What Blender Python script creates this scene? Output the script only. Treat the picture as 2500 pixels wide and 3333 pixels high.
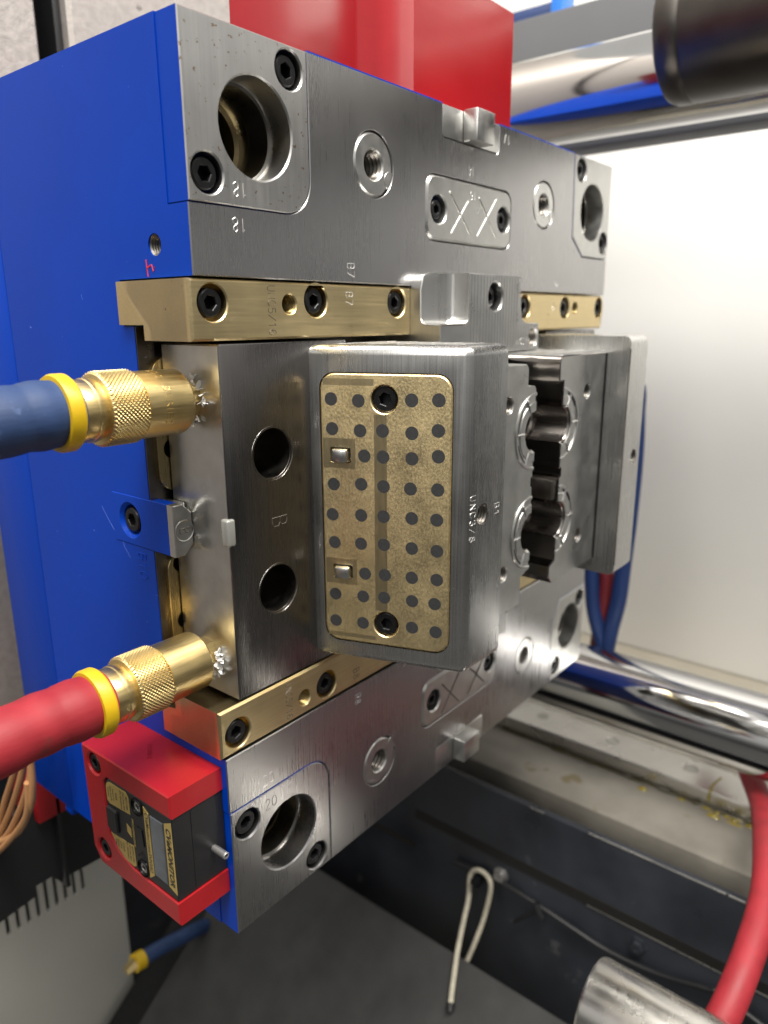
import bpy, bmesh, math, random
from math import sin, cos, pi, radians
from mathutils import Vector, Matrix
from mathutils.geometry import tessellate_polygon

for o in list(bpy.data.objects): bpy.data.objects.remove(o)
scn = bpy.context.scene
COL = scn.collection
S = 0.001                                   # everything below is written in millimetres
rnd = random.Random(7)

# ------------------------------------------------------------------ camera
cd = bpy.data.cameras.new("camera"); cam = bpy.data.objects.new("camera", cd); COL.objects.link(cam)
right = Vector((0.62852513, -0.77777161, -0.00524318))
down = Vector((-0.20146239, -0.15628533, -0.96694767))
fwd = Vector((0.75124501, 0.60880721, -0.25492099))
M = Matrix((right, -down, -fwd)).transposed().to_4x4()
M.translation = Vector((-193.796, -255.246, 306.621)) * S
cam.matrix_world = M
cd.sensor_fit = 'HORIZONTAL'; cd.sensor_width = 36; cd.lens = 36 * 2400.17 / 2500
cd.clip_start = 0.01; cd.clip_end = 50
cd.dof.use_dof = True; cd.dof.focus_distance = 0.335; cd.dof.aperture_fstop = 34.56 / 3.3
scn.camera = cam

# ------------------------------------------------------------------ light
w = bpy.data.worlds.new("World"); scn.world = w; w.use_nodes = True
nt = w.node_tree; N = nt.nodes; Lk = nt.links
bg = N["Background"]
tc = N.new("ShaderNodeTexCoord"); sx = N.new("ShaderNodeSeparateXYZ"); Lk.new(tc.outputs["Generated"], sx.inputs[0])
mr = N.new("ShaderNodeMapRange"); mr.inputs[1].default_value = -1; mr.inputs[2].default_value = 1; Lk.new(sx.outputs[2], mr.inputs[0])
cr = N.new("ShaderNodeValToRGB"); Lk.new(mr.outputs[0], cr.inputs[0])
e = cr.color_ramp.elements
e[0].position = 0.0; e[0].color = (.035, .034, .034, 1)
e[1].position = 1.0; e[1].color = (.78, .76, .72, 1)
for ps, v in ((.4, .042), (.495, .16), (.57, .52), (.7, .68)):
    k = e.new(ps); k.color = (v, v * .985, v * .95, 1)
Lk.new(cr.outputs[0], bg.inputs[0]); bg.inputs[1].default_value = 0.9

def area(name, loc, target, sx_, sy_, power, col=(1, .965, .905)):
    l = bpy.data.lights.new(name, 'AREA'); l.shape = 'RECTANGLE'; l.size = sx_; l.size_y = sy_; l.energy = power; l.color = col
    o = bpy.data.objects.new(name, l); COL.objects.link(o)
    o.location = loc; d = Vector(target) - Vector(loc); o.rotation_euler = d.to_track_quat('-Z', 'Y').to_euler()
    return o
area("ceiling_lamp", (-.35, -.15, 1.75), (.15, 0, .2), 1.5, .28, 22)
area("ceiling_lamp", (.05, -.75, 1.75), (.6, .1, .1), 1.5, .28, 48)
area("ceiling_lamp", (-1.5, -.3, 1.5), (0, 0, .2), .3, 1.6, 18)

vs = scn.view_settings
vs.view_transform = 'Standard'; vs.look = 'None'; vs.gamma = 1; vs.exposure = 0.0
scn.render.engine = 'CYCLES'

# ------------------------------------------------------------------ materials
def mat(name, col, metal=0., rough=.5, grain=None, bump=0., bscale=(900, 900, 900), cvar=0., rvar=0., vscale=40, spec=.5, coat=0., spots=None, aniso=None):
    """grain/bscale: noise scale per metre on x,y,z; cvar/rvar: how much colour and roughness wander; spots: (colour, scale, threshold)"""
    m = bpy.data.materials.new(name); m.use_nodes = True
    n = m.node_tree.nodes; l = m.node_tree.links; b = n["Principled BSDF"]
    b.inputs["Base Color"].default_value = (*col, 1); b.inputs["Metallic"].default_value = metal
    b.inputs["Roughness"].default_value = rough; b.inputs["Specular IOR Level"].default_value = spec
    b.inputs["Coat Weight"].default_value = coat; b.inputs["Coat Roughness"].default_value = .15
    t = n.new("ShaderNodeTexCoord")
    def noise(scale, detail=3., rgh=.55):
        mp = n.new("ShaderNodeMapping"); mp.inputs["Scale"].default_value = scale; l.new(t.outputs["Object"], mp.inputs[0])
        x = n.new("ShaderNodeTexNoise"); x.inputs["Scale"].default_value = 1.; x.inputs["Detail"].default_value = detail; x.inputs["Roughness"].default_value = rgh
        l.new(mp.outputs[0], x.inputs[0]); return x.outputs["Fac"]
    def rng(src, a, c):
        r = n.new("ShaderNodeMapRange"); r.inputs[1].default_value = .25; r.inputs[2].default_value = .75
        r.inputs[3].default_value = a; r.inputs[4].default_value = c; l.new(src, r.inputs[0]); return r.outputs[0]
    colsock = None
    if cvar or rvar:
        a = noise((vscale,) * 3, 5.); g = noise(grain, 2.) if grain else None
        if g is not None:
            mx = n.new("ShaderNodeMath"); mx.operation = 'ADD'; l.new(a, mx.inputs[0]); l.new(g, mx.inputs[1])
            hf = n.new("ShaderNodeMath"); hf.operation = 'MULTIPLY'; l.new(mx.outputs[0], hf.inputs[0]); hf.inputs[1].default_value = .5; a = hf.outputs[0]
        if rvar: l.new(rng(a, max(.03, rough - rvar), rough + rvar), b.inputs["Roughness"])
        if cvar:
            hs = n.new("ShaderNodeHueSaturation"); hs.inputs["Color"].default_value = (*col, 1); l.new(rng(a, 1 - cvar, 1 + cvar), hs.inputs["Value"])
            colsock = hs.outputs[0]
    if spots:
        sc, ss, th = spots
        nf = noise((ss,) * 3, 4., .6)
        mr_ = n.new("ShaderNodeMapRange"); mr_.inputs[1].default_value = th; mr_.inputs[2].default_value = th + .05; l.new(nf, mr_.inputs[0])
        mm = n.new("ShaderNodeMix"); mm.data_type = 'RGBA'; l.new(mr_.outputs[0], mm.inputs[0])
        if colsock: l.new(colsock, mm.inputs[6])
        else: mm.inputs[6].default_value = (*col, 1)
        mm.inputs[7].default_value = (*sc, 1); colsock = mm.outputs[2]
    if colsock: l.new(colsock, b.inputs["Base Color"])
    if bump:
        bp = n.new("ShaderNodeBump"); bp.inputs["Strength"].default_value = bump; bp.inputs["Distance"].default_value = .0004
        l.new(noise(grain or bscale, 2.), bp.inputs["Height"]); l.new(bp.outputs[0], b.inputs["Normal"])
    return m

STEEL = mat("ground_steel", (.44, .433, .433), 1, .29, grain=(1600, 1600, 22), bump=.035, cvar=.04, rvar=.06, vscale=22)
STEEL_RUST = mat("ground_steel_freckled", (.60, .59, .575), 1, .33, grain=(1600, 1600, 30), bump=.06, cvar=.09, rvar=.08, vscale=45, spots=((.34, .25, .17), 380, .625))
STEEL_B = mat("bright_milled_steel", (.60, .595, .58), 1, .3, grain=(420, 420, 14), bump=.08, cvar=.08, rvar=.06, vscale=60)
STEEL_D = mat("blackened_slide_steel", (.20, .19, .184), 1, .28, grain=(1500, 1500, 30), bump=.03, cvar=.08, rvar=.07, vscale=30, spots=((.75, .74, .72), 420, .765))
STEEL_H = mat("brushed_head_steel", (.60, .595, .58), 1, .28, grain=(1400, 1400, 16), bump=.05, cvar=.1, rvar=.07, vscale=36)
STEEL_I = mat("matt_insert_steel", (.58, .575, .555), 1, .34, bump=.1, bscale=(1500, 1500, 1500), cvar=.12, rvar=.08, vscale=110)
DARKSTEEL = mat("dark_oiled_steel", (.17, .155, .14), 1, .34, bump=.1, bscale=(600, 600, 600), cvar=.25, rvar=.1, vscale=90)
CAVITY = mat("polished_cavity_steel", (.26, .24, .225), 1, .14, grain=(60, 60, 900), bump=.05, cvar=.2, rvar=.06, vscale=120)
CHROME = mat("hard_chrome", (.62, .615, .61), 1, .09, bump=.03, bscale=(60, 60, 60), cvar=.05, rvar=.05, vscale=25)
BLUE = mat("blue_paint", (.0, .044, .40), 0, .36, bump=.06, bscale=(140, 70, 330), cvar=.07, rvar=.05, vscale=16, spec=.16, spots=((.10, .16, .55), 240, .735))
RED = mat("red_paint", (.34, .010, .014), 0, .36, bump=.12, bscale=(420, 420, 420), cvar=.08, rvar=.06, vscale=40, spots=((.62, .16, .15), 330, .72))
RED_G = mat("glossy_red_paint", (.36, .010, .014), 0, .22, bump=.3, bscale=(5, 5, 150), cvar=.07, rvar=.05, vscale=30, coat=.4, spots=((.62, .16, .15), 200, .72))
BRASS = mat("bronze_gib", (.76, .61, .335), 1, .33, grain=(30, 900, 900), bump=.1, cvar=.14, rvar=.08, vscale=50, spots=((.2, .14, .06), 260, .72))
BRASS_W = mat("bronze_wear_plate", (.93, .75, .42), 1, .40, grain=(1000, 1100, 700), bump=.3, cvar=.10, rvar=.12, vscale=60)
BRASS_M = mat("milled_bronze", (.56, .445, .235), 1, .28, grain=(1400, 1400, 30), bump=.1, cvar=.15, rvar=.06, vscale=60)
BRASS_C = mat("yellow_brass", (.73, .56, .26), 1, .34, grain=(60, 900, 900), bump=.12, cvar=.14, rvar=.1, vscale=70, spots=((.32, .2, .05), 420, .73))
GRAPH = mat("graphite", (.035, .036, .038), .1, .5, bump=.15, bscale=(1500, 900, 1500), cvar=.2, vscale=400)
BLACK = mat("black_oxide", (.016, .016, .017), .55, .34, bump=.1, bscale=(900, 900, 900), cvar=.2, rvar=.08, vscale=200)
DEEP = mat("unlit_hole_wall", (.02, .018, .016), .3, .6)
BLACKP = mat("black_plastic", (.013, .013, .014), 0, .42, bump=.1, bscale=(1800, 1800, 1800), cvar=.1, vscale=80)
BLACKSIDE = mat("black_painted_iron", (.024, .027, .034), 0, .36, bump=.2, bscale=(90, 90, 160), cvar=.5, rvar=.12, vscale=14, spots=((.07, .072, .075), 22, .66))
CHUTE = mat("grey_rubber_sheet", (.032, .032, .031), 0, .75, bump=.35, bscale=(380, 380, 380), cvar=.3, vscale=30, spots=((.09, .09, .088), 260, .71))
CREAM = mat("oily_cream_bed", (.22, .203, .172), .1, .42, bump=.2, bscale=(60, 60, 60), cvar=.2, rvar=.15, vscale=22, spots=((.16, .13, .07), 26, .64))
WHITE = mat("white_door_paint", (.90, .89, .855), 0, .5, bump=.05, bscale=(400, 400, 400), cvar=.02, vscale=5)
LEDGE = mat("beige_ledge", (.46, .42, .34), 0, .5, cvar=.1, vscale=12)
PLATEN = mat("sandy_platen_iron", (.40, .365, .33), .35, .5, bump=.7, bscale=(330, 330, 330), cvar=.16, rvar=.1, vscale=160, spots=((.12, .1, .09), 95, .72))
GREYP = mat("grey_cabinet_paint", (.42, .41, .365), 0, .5, bump=.05, bscale=(700, 700, 700), cvar=.06, vscale=9)
BUSH = mat("bushing_steel", (.30, .29, .27), 1, .3, cvar=.15, rvar=.08, vscale=60)
RIB = mat("ribbed_milled_steel", (.62, .615, .60), 1, .3, cvar=.08, rvar=.05, vscale=60)
def ribs(m, period, strength):
    n = m.node_tree.nodes; l = m.node_tree.links; t = n.new("ShaderNodeTexCoord"); wv = n.new("ShaderNodeTexWave")
    wv.wave_type = 'BANDS'; wv.bands_direction = 'X'; wv.wave_profile = 'SAW'; wv.inputs["Scale"].default_value = 2 * pi / period / 20 * 1000; wv.inputs["Distortion"].default_value = .3
    l.new(t.outputs["Object"], wv.inputs[0]); bp = n.new("ShaderNodeBump"); bp.inputs["Strength"].default_value = strength; bp.inputs["Distance"].default_value = .0005
    l.new(wv.outputs["Fac"], bp.inputs["Height"]); l.new(bp.outputs[0], n["Principled BSDF"].inputs["Normal"])
ribs(RIB, 3.4, .35)
PALEBLUE = mat("scuffed_blue_paint", (.10, .17, .55), 0, .5)
RIBLINE = mat("milling_ridge_steel", (.30, .295, .285), 1, .35)
LINER = mat("polished_bore_steel", (.40, .37, .345), 1, .26, cvar=.04, rvar=.04, vscale=60)
ROD = mat("satin_rod_steel", (.72, .70, .66), 1, .27, cvar=.12, rvar=.08, vscale=40)
FLOOR = mat("dark_shop_floor", (.06, .06, .058), 0, .6, cvar=.2, vscale=6)
GRIME = mat("olive_grime", (.075, .062, .018), 0, .3, cvar=.4, vscale=90)
BUFF = mat("buffed_bronze", (.80, .66, .39), 1, .3, grain=(900, 900, 90), bump=.05, cvar=.1, rvar=.05, vscale=60)
RIMB = mat("deburred_edge_highlight", (.80, .79, .77), 1, .2)  # bright metal for bore chamfers and for the added pocket edge highlights
DKRED = mat("dark_red_hose", (.17, .014, .018), 0, .5)
THRM = mat("shaded_thread_steel", (.20, .185, .165), 1, .4)  # thread metals darkened in colour to stand for shade inside the holes
THRB = mat("shaded_thread_bronze", (.26, .19, .08), 1, .4)
GREYB = mat("grey_guard_rail_paint", (.105, .108, .115), 0, .6, cvar=.07, vscale=8)
SLEEVE = mat("dark_bronze_sleeve", (.07, .064, .058), .8, .36, grain=(30, 30, 30), bump=.05, cvar=.35, rvar=.12, vscale=18)
RAILM = mat("rail_steel", (.66, .64, .60), 1, .28, cvar=.06, rvar=.06, vscale=20)
HOSEB = mat("blue_rubber_hose", (.018, .044, .125), 0, .62, bump=.25, bscale=(120, 500, 500), cvar=.2, rvar=.08, vscale=70, spots=((.06, .1, .22), 60, .64))
HOSER = mat("red_rubber_hose", (.30, .016, .024), 0, .6, bump=.25, bscale=(120, 500, 500), cvar=.18, rvar=.08, vscale=55, spots=((.2, .03, .03), 48, .68))
YELLOW = mat("yellow_ferrule_plastic", (.62, .40, .008), 0, .42, bump=.1, bscale=(500, 500, 500), cvar=.1, vscale=120)
TAN = mat("tan_cable_jacket", (.50, .255, .11), 0, .42, cvar=.08, vscale=60)
TAPE = mat("white_thread_tape", (.80, .80, .78), 0, .55, bump=.4, bscale=(2500, 2500, 2500), cvar=.08, vscale=500)
ROPE = mat("dirty_white_cord", (.50, .46, .36), 0, .8, bump=.6, bscale=(900, 900, 900), cvar=.2, vscale=200)
GOLD = mat("gold_label", (.50, .36, .115), .35, .4, cvar=.05, vscale=300)
INK = mat("black_label_ink", (.012, .012, .012), 0, .5)
GLASS = mat("grey_counter_window", (.06, .07, .085), 0, .08, spec=.8, cvar=.5, vscale=70)
CLEAR = mat("frosted_clear_plastic", (.40, .405, .38), .5, .25, cvar=.1, vscale=200)
SCRATCH = mat("bright_engraved_metal", (.70, .69, .67), .9, .4)
SHADEMARK = mat("dark_engraved_metal", (.12, .105, .09), .6, .5)
REDMARK = mat("red_marker_ink", (.55, .02, .02), 0, .5)
DKBLUE = mat("dark_blue_hose", (.012, .035, .13), 0, .45, cvar=.1, vscale=30)
SKYBLUE = mat("bright_blue_frame_paint", (.02, .17, .62), 0, .4)
OIL = mat("yellow_grease", (.34, .26, .02), 0, .15, cvar=.3, vscale=120, spec=.7)
PINGREY = mat("grey_pin_steel", (.40, .39, .38), .8, .4, bump=.2, bscale=(1500, 1500, 1500))

# ------------------------------------------------------------------ mesh kit
class MB:
    def __init__(s): s.v = []; s.f = []; s.m = []
    def add(s, vs, fs, mi=0):
        o = len(s.v); s.v += [tuple(a) for a in vs]; s.f += [tuple(i + o for i in f) for f in fs]; s.m += [mi] * len(fs) if isinstance(mi, int) else mi
    def mesh(s, name, mats, sharp=32, fix=True):
        me = bpy.data.meshes.new(name)
        me.from_pydata([(a[0] * S, a[1] * S, a[2] * S) for a in s.v], [], s.f)
        for mt in (mats if isinstance(mats, (list, tuple)) else [mats]): me.materials.append(mt)
        me.polygons.foreach_set("material_index", s.m)
        if fix:
            bm = bmesh.new(); bm.from_mesh(me); bmesh.ops.remove_doubles(bm, verts=bm.verts, dist=1e-6)
            bmesh.ops.recalc_face_normals(bm, faces=bm.faces); bm.to_mesh(me); bm.free()
        finish(me, sharp); return me

def finish(me, sharp=32):
    me.polygons.foreach_set("use_smooth", [True] * len(me.polygons))
    me.set_sharp_from_angle(angle=radians(sharp)); me.update()

WM = {}
def link(name, me, parent=None, W=None):
    o = bpy.data.objects.new(name, me); COL.objects.link(o)
    W = W or Matrix.Identity(4)
    if parent is not None:
        o.parent = parent; o.matrix_parent_inverse = WM[parent.name].inverted()
    o.matrix_basis = W; WM[o.name] = W.copy(); return o
def tag(o, label=None, cat=None, group=None, kind=None):
    if label: o["label"] = label
    if cat: o["category"] = cat
    if group: o["group"] = group
    if kind: o["kind"] = kind
    return o
def thing(name, loc, label, cat, group=None):
    o = link(name, None, None, Matrix.Translation(Vector(loc) * S)); o.empty_display_size = .02
    return tag(o, label, cat, group)

FY = (Vector((0, 0, 0)), Vector((1, 0, 0)), Vector((0, 0, 1)), Vector((0, 1, 0)))     # drawn in x,z; depth along +y
FX = (Vector((0, 0, 0)), Vector((0, 1, 0)), Vector((0, 0, 1)), Vector((1, 0, 0)))     # drawn in y,z; depth along +x
FZ = (Vector((0, 0, 0)), Vector((1, 0, 0)), Vector((0, 1, 0)), Vector((0, 0, 1)))     # drawn in x,y; depth along +z
A20 = radians(20)
FI = (Vector((64.5, 0, 0)), Vector((sin(A20), -cos(A20), 0)), Vector((0, 0, 1)), Vector((cos(A20), sin(A20), 0)))  # sloping heel face

def circle(cx, cy, r, n=32, a0=0): return [(cx + r * cos(a0 + 2 * pi * i / n), cy + r * sin(a0 + 2 * pi * i / n)) for i in range(n)]
def arc(cx, cy, r, a0, a1, n=8): return [(cx + r * cos(radians(a0 + (a1 - a0) * i / n)), cy + r * sin(radians(a0 + (a1 - a0) * i / n))) for i in range(n + 1)]
def rrect(x0, x1, y0, y1, r, n=5):
    return arc(x1 - r, y1 - r, r, 0, 90, n) + arc(x0 + r, y1 - r, r, 90, 180, n) + arc(x0 + r, y0 + r, r, 180, 270, n) + arc(x1 - r, y0 + r, r, 270, 360, n)
def sarea(p): return sum(p[i][0] * p[(i + 1) % len(p)][1] - p[(i + 1) % len(p)][0] * p[i][1] for i in range(len(p))) / 2
def clean(p):
    q = []
    for a in p:
        if not q or (abs(a[0] - q[-1][0]) + abs(a[1] - q[-1][1])) > 1e-4: q.append(a)
    if abs(q[0][0] - q[-1][0]) + abs(q[0][1] - q[-1][1]) < 1e-4: q.pop()
    return q
def inset(p, d):
    """move a closed outline inwards by d (its own orientation decides)"""
    if sarea(p) < 0: return inset(p[::-1], d)[::-1]
    n = len(p); out = []
    for i in range(n):
        a, b, c = Vector(p[i - 1]), Vector(p[i]), Vector(p[(i + 1) % n])
        e1 = (b - a).normalized(); e2 = (c - b).normalized()
        n1 = Vector((-e1.y, e1.x)); n2 = Vector((-e2.y, e2.x)); k = n1 + n2
        den = max(.25, 1 + n1.dot(n2)); out.append(tuple(b + k * (d / den)))
    return out
def prism(mb, outline, holes, F, w0, w1, ch=0., m=(0, 0, 0), hch=None, back=True, om=None):
    """outline with holes, front at w0 and back at w1, chamfered front edges. m = front, outer chamfer+wall, hole wall"""
    O, U, Vv, Wv = F
    P3 = lambda a, w_: O + U * a[0] + Vv * a[1] + Wv * w_
    outline = clean(outline); holes = [clean(h) for h in holes]; hch = ch if hch is None else hch
    sgn = 1 if w1 > w0 else -1
    top = [inset(outline, ch) if ch else outline] + [inset(h, -hch) if hch else h for h in holes]
    base = [outline] + holes
    def cap(loops, w_, mi):
        flat = [a for L in loops for a in L]
        tri = tessellate_polygon([[Vector((a[0], a[1], 0)) for a in L] for L in loops])
        mb.add([P3(a, w_) for a in flat], tri, mi)
    cap(top, w0, m[0])
    if back: cap(base, w1, m[1])
    for k, (t, b_) in enumerate(zip(top, base)):
        n = len(b_); c_ = ch if k == 0 else hch; mi = m[1] if k == 0 else m[2]
        rows = [[P3(a, w0) for a in t]]
        if c_: rows.append([P3(a, w0 + sgn * c_) for a in b_])
        rows.append([P3(a, w1) for a in b_])
        vs = [v for r in rows for v in r]; fs = []; ms = []
        for r in range(len(rows) - 1):
            for i in range(n):
                fs.append((r * n + i, r * n + (i + 1) % n, (r + 1) * n + (i + 1) % n, (r + 1) * n + i))
                ms.append(om if om is not None and k == 0 and r == 0 and c_ else mi)
        mb.add(vs, fs, ms)
def lathe(mb, prof, F, cu, cv, seg=40, mi=0, a0=0, a1=360, close=False, cap0=False, cap1=False):
    """profile [(radius, depth)] turned about the depth axis of frame F at (cu, cv)"""
    O, U, Vv, Wv = F; full = abs(a1 - a0) >= 360; n = seg if full else seg + 1; vs = []; fs = []
    for (r, d) in prof:
        for i in range(n):
            a = radians(a0 + (a1 - a0) * i / seg); vs.append(O + U * (cu + r * cos(a)) + Vv * (cv + r * sin(a)) + Wv * d)
    R_ = len(prof)
    for j in range(R_ if close else R_ - 1):
        j2 = (j + 1) % R_
        for i in range(seg):
            i2 = (i + 1) % n
            fs.append((j * n + i, j * n + i2, j2 * n + i2, j2 * n + i))
    if cap0 and full: fs.append(tuple(range(n)))
    if cap1 and full: fs.append(tuple((R_ - 1) * n + i for i in range(n)))
    mb.add(vs, fs, mi)
def tube(mb, pts, r, seg=10, mi=0, flat=1., closed=False):
    pts = [Vector(p) for p in pts]; n = len(pts); vs = []; fs = []
    t0 = (pts[1] - pts[0]).normalized(); up = Vector((0, 0, 1)) if abs(t0.z) < .9 else Vector((1, 0, 0))
    nx = t0.cross(up).normalized()
    for i in range(n):
        t = (pts[min(i + 1, n - 1)] - pts[max(i - 1, 0)]).normalized()
        nx = (nx - t * nx.dot(t)).normalized(); ny = t.cross(nx); rr = r[i] if isinstance(r, (list, tuple)) else r
        for k in range(seg):
            a = 2 * pi * k / seg; vs.append(pts[i] + nx * (rr * cos(a)) + ny * (rr * sin(a) * flat))
    for i in range(n - 1):
        for k in range(seg): fs.append((i * seg + k, i * seg + (k + 1) % seg, (i + 1) * seg + (k + 1) % seg, (i + 1) * seg + k))
    fs.append(tuple(range(seg))); fs.append(tuple((n - 1) * seg + k for k in range(seg)))
    mb.add(vs, fs, mi)
def spline(pts, k=8):
    pts = [Vector(p) for p in pts]; P = [pts[0] * 2 - pts[1]] + pts + [pts[-1] * 2 - pts[-2]]; out = []
    for i in range(1, len(P) - 2):
        a, b, c, d = P[i - 1:i + 3]
        for j in range(k):
            t = j / k; out.append(.5 * ((2 * b) + (c - a) * t + (2 * a - 5 * b + 4 * c - d) * t * t + (3 * b - a - 3 * c + d) * t ** 3))
    out.append(pts[-1]); return out
def boxbm(x0, x1, y0, y1, z0, z1, bev=0., seg=2, pick=None):
    bm = bmesh.new(); bmesh.ops.create_cube(bm, size=1)
    for v in bm.verts: v.co = Vector(((x0 + x1) / 2 + v.co.x * (x1 - x0), (y0 + y1) / 2 + v.co.y * (y1 - y0), (z0 + z1) / 2 + v.co.z * (z1 - z0)))
    if bev:
        ed = [e_ for e_ in bm.edges if pick is None or pick(*[q.co for q in e_.verts])]
        bmesh.ops.bevel(bm, geom=ed, offset=bev, segments=seg, profile=.5, affect='EDGES', clamp_overlap=True)
    return bm
def bmmesh(bm, name, mats, sharp=32):
    for v in bm.verts: v.co *= S
    bmesh.ops.recalc_face_normals(bm, faces=bm.faces)
    me = bpy.data.meshes.new(name); bm.to_mesh(me); bm.free()
    for mt in (mats if isinstance(mats, (list, tuple)) else [mats]): me.materials.append(mt)
    finish(me, sharp); return me
def box(name, d, mt, parent=None, bev=.5, seg=2, pick=None):
    return link(name, bmmesh(boxbm(*d, bev, seg, pick), name, mt), parent)
def boolean(me, cutters, op='DIFFERENCE', sharp=32):
    """cut meshes (already in metres) out of a mesh"""
    o = bpy.data.objects.new("work", me); COL.objects.link(o); tmp = []
    for c_ in cutters:
        q = bpy.data.objects.new("work_cut", c_); COL.objects.link(q); tmp.append(q)
        md = o.modifiers.new("b", 'BOOLEAN'); md.operation = op; md.object = q; md.solver = 'EXACT'
    dg = bpy.context.evaluated_depsgraph_get(); res = bpy.data.meshes.new_from_object(o.evaluated_get(dg))
    for q in tmp: bpy.data.objects.remove(q)
    bpy.data.objects.remove(o); res.name = me.name
    for c_ in cutters: bpy.data.meshes.remove(c_)
    finish(res, sharp); return res
def cylcut(F, u, v, r, w0, w1, seg=40):
    mb = MB(); lathe(mb, [(r, w0), (r, w1)], F, u, v, seg, cap0=True, cap1=True); return mb.mesh("cut", [STEEL])
def one(name, mb, mt, parent=None, sharp=32, W=None): return link(name, mb.mesh(name, mt, sharp), parent, W)

# engraving: single-stroke letters
GL = {'0': [[(.3, 0), (.1, .15), (.04, .5), (.1, .85), (.3, 1), (.5, .85), (.56, .5), (.5, .15), (.3, 0)]],
 '1': [[(.14, .8), (.32, 1), (.32, 0)]],
 '2': [[(.05, .78), (.15, .95), (.32, 1), (.5, .9), (.52, .7), (.4, .5), (.05, 0), (.56, 0)]],
 '3': [[(.06, .85), (.2, 1), (.42, .97), (.5, .78), (.42, .58), (.25, .53)], [(.42, .5), (.54, .3), (.45, .06), (.22, 0), (.05, .14)]],
 '5': [[(.5, 1), (.12, 1), (.08, .56), (.3, .62), (.5, .5), (.54, .28), (.42, .05), (.2, 0), (.05, .12)]],
 '6': [[(.5, .9), (.34, 1), (.15, .85), (.06, .5), (.08, .2), (.26, 0), (.46, .08), (.55, .3), (.45, .52), (.28, .57), (.08, .4)]],
 '7': [[(.05, 1), (.55, 1), (.22, 0)]],
 '8': [[(.3, .54), (.12, .68), (.12, .88), (.3, 1), (.48, .88), (.48, .68), (.3, .54), (.08, .38), (.07, .14), (.3, 0), (.53, .14), (.52, .38), (.3, .54)]],
 'A': [[(.02, 0), (.3, 1), (.58, 0)], [(.12, .35), (.48, .35)]],
 'B': [[(.08, 0), (.08, 1), (.36, 1), (.5, .9), (.5, .64), (.36, .53), (.08, .53)], [(.36, .53), (.54, .42), (.54, .12), (.38, 0), (.08, 0)]],
 'C': [[(.55, .82), (.42, .97), (.22, 1), (.08, .8), (.04, .5), (.08, .2), (.22, 0), (.42, .03), (.55, .18)]],
 'N': [[(.06, 0), (.06, 1), (.54, 0), (.54, 1)]],
 'U': [[(.06, 1), (.06, .25), (.16, .03), (.44, .03), (.54, .25), (.54, 1)]],
 '/': [[(.02, 0), (.58, 1)]]}
def engrave(txt, o, ud, vd, h, mt, parent, r=.28, adv=.74, nrm=None):
    """stroke lettering centred on o, running along ud with letter tops towards vd"""
    o, ud, vd = Vector(o), Vector(ud), Vector(vd); mb = MB(); wid = len(txt) * adv - (adv - .6)
    for i, ch in enumerate(txt):
        for st in GL.get(ch, []):
            tube(mb, [o + ud * ((a + i * adv - wid / 2) * h) + vd * ((b - .5) * h) for a, b in st], r, 5)
    return one("engraving", mb, mt, parent)
def letters(txt, o, ud, vd, h, mt, parent, name="lettering", ext=.05, shear=0., wrap=None, width=None, bold=0.):
    """printed lettering: built-in typeface, centred on o"""
    cu = bpy.data.curves.new("t", 'FONT'); cu.body = txt; cu.size = 1; cu.extrude = 0; cu.align_x = 'CENTER'; cu.align_y = 'CENTER'; cu.shear = shear; cu.offset = bold; cu.resolution_u = 3
    ob = bpy.data.objects.new("t", cu); COL.objects.link(ob)
    me0 = bpy.data.meshes.new_from_object(ob.evaluated_get(bpy.context.evaluated_depsgraph_get()))
    bpy.data.objects.remove(ob)
    bm = bmesh.new(); bm.from_mesh(me0); bpy.data.meshes.remove(me0)
    if ext:
        g = bmesh.ops.extrude_face_region(bm, geom=bm.faces[:])
        for v in [x for x in g['geom'] if isinstance(x, bmesh.types.BMVert)]: v.co.z += 1
    xs = [v.co.x for v in bm.verts]; k = h if width is None else width / (max(xs) - min(xs))
    mid = (max(xs) + min(xs)) / 2
    ud, vd, o = Vector(ud), Vector(vd), Vector(o); nn = ud.cross(vd)
    for v in bm.verts:
        a, b, c_ = (v.co.x - mid) * k, v.co.y * h, v.co.z * ext
        v.co = wrap(a, b, c_) if wrap else o + ud * a + vd * b + nn * c_
    return link(name, bmmesh(bm, name, mt), parent)

# shared bolt: cap screw head with hex socket, top of the head at z=0 looking to +z
def bolt_mesh(r, mt=BLACK, name="cap_screw"):
    mb = MB(); F = (Vector((0, 0, 0)), Vector((1, 0, 0)), Vector((0, 1, 0)), Vector((0, 0, -1)))
    hx = circle(0, 0, r * .53, 6, .3)
    prism(mb, circle(0, 0, r, 36), [hx], F, 0, r * 1.25, ch=r * .1, hch=r * .06, back=False)
    prism(mb, circle(0, 0, r * .62, 18), [], F, r * .72, r * 1.3)
    return mb.mesh(name, mt)
RY = Matrix.Rotation(radians(90), 4, 'X')                     # +z -> -y
RX_ = Matrix.Rotation(radians(-90), 4, 'Y')                   # +z -> -x
RI = Matrix.Rotation(A20, 4, 'Z') @ RX_                       # +z -> out of the sloping heel
B64, B72, B50, B45 = bolt_mesh(6.2), bolt_mesh(6.0), bolt_mesh(5.0), bolt_mesh(4.6)
def bolt(me, p, R, parent, spin=0.): return link("bolt", me, parent, Matrix.Translation(Vector(p) * S) @ R @ Matrix.Rotation(spin, 4, 'Z'))
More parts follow.
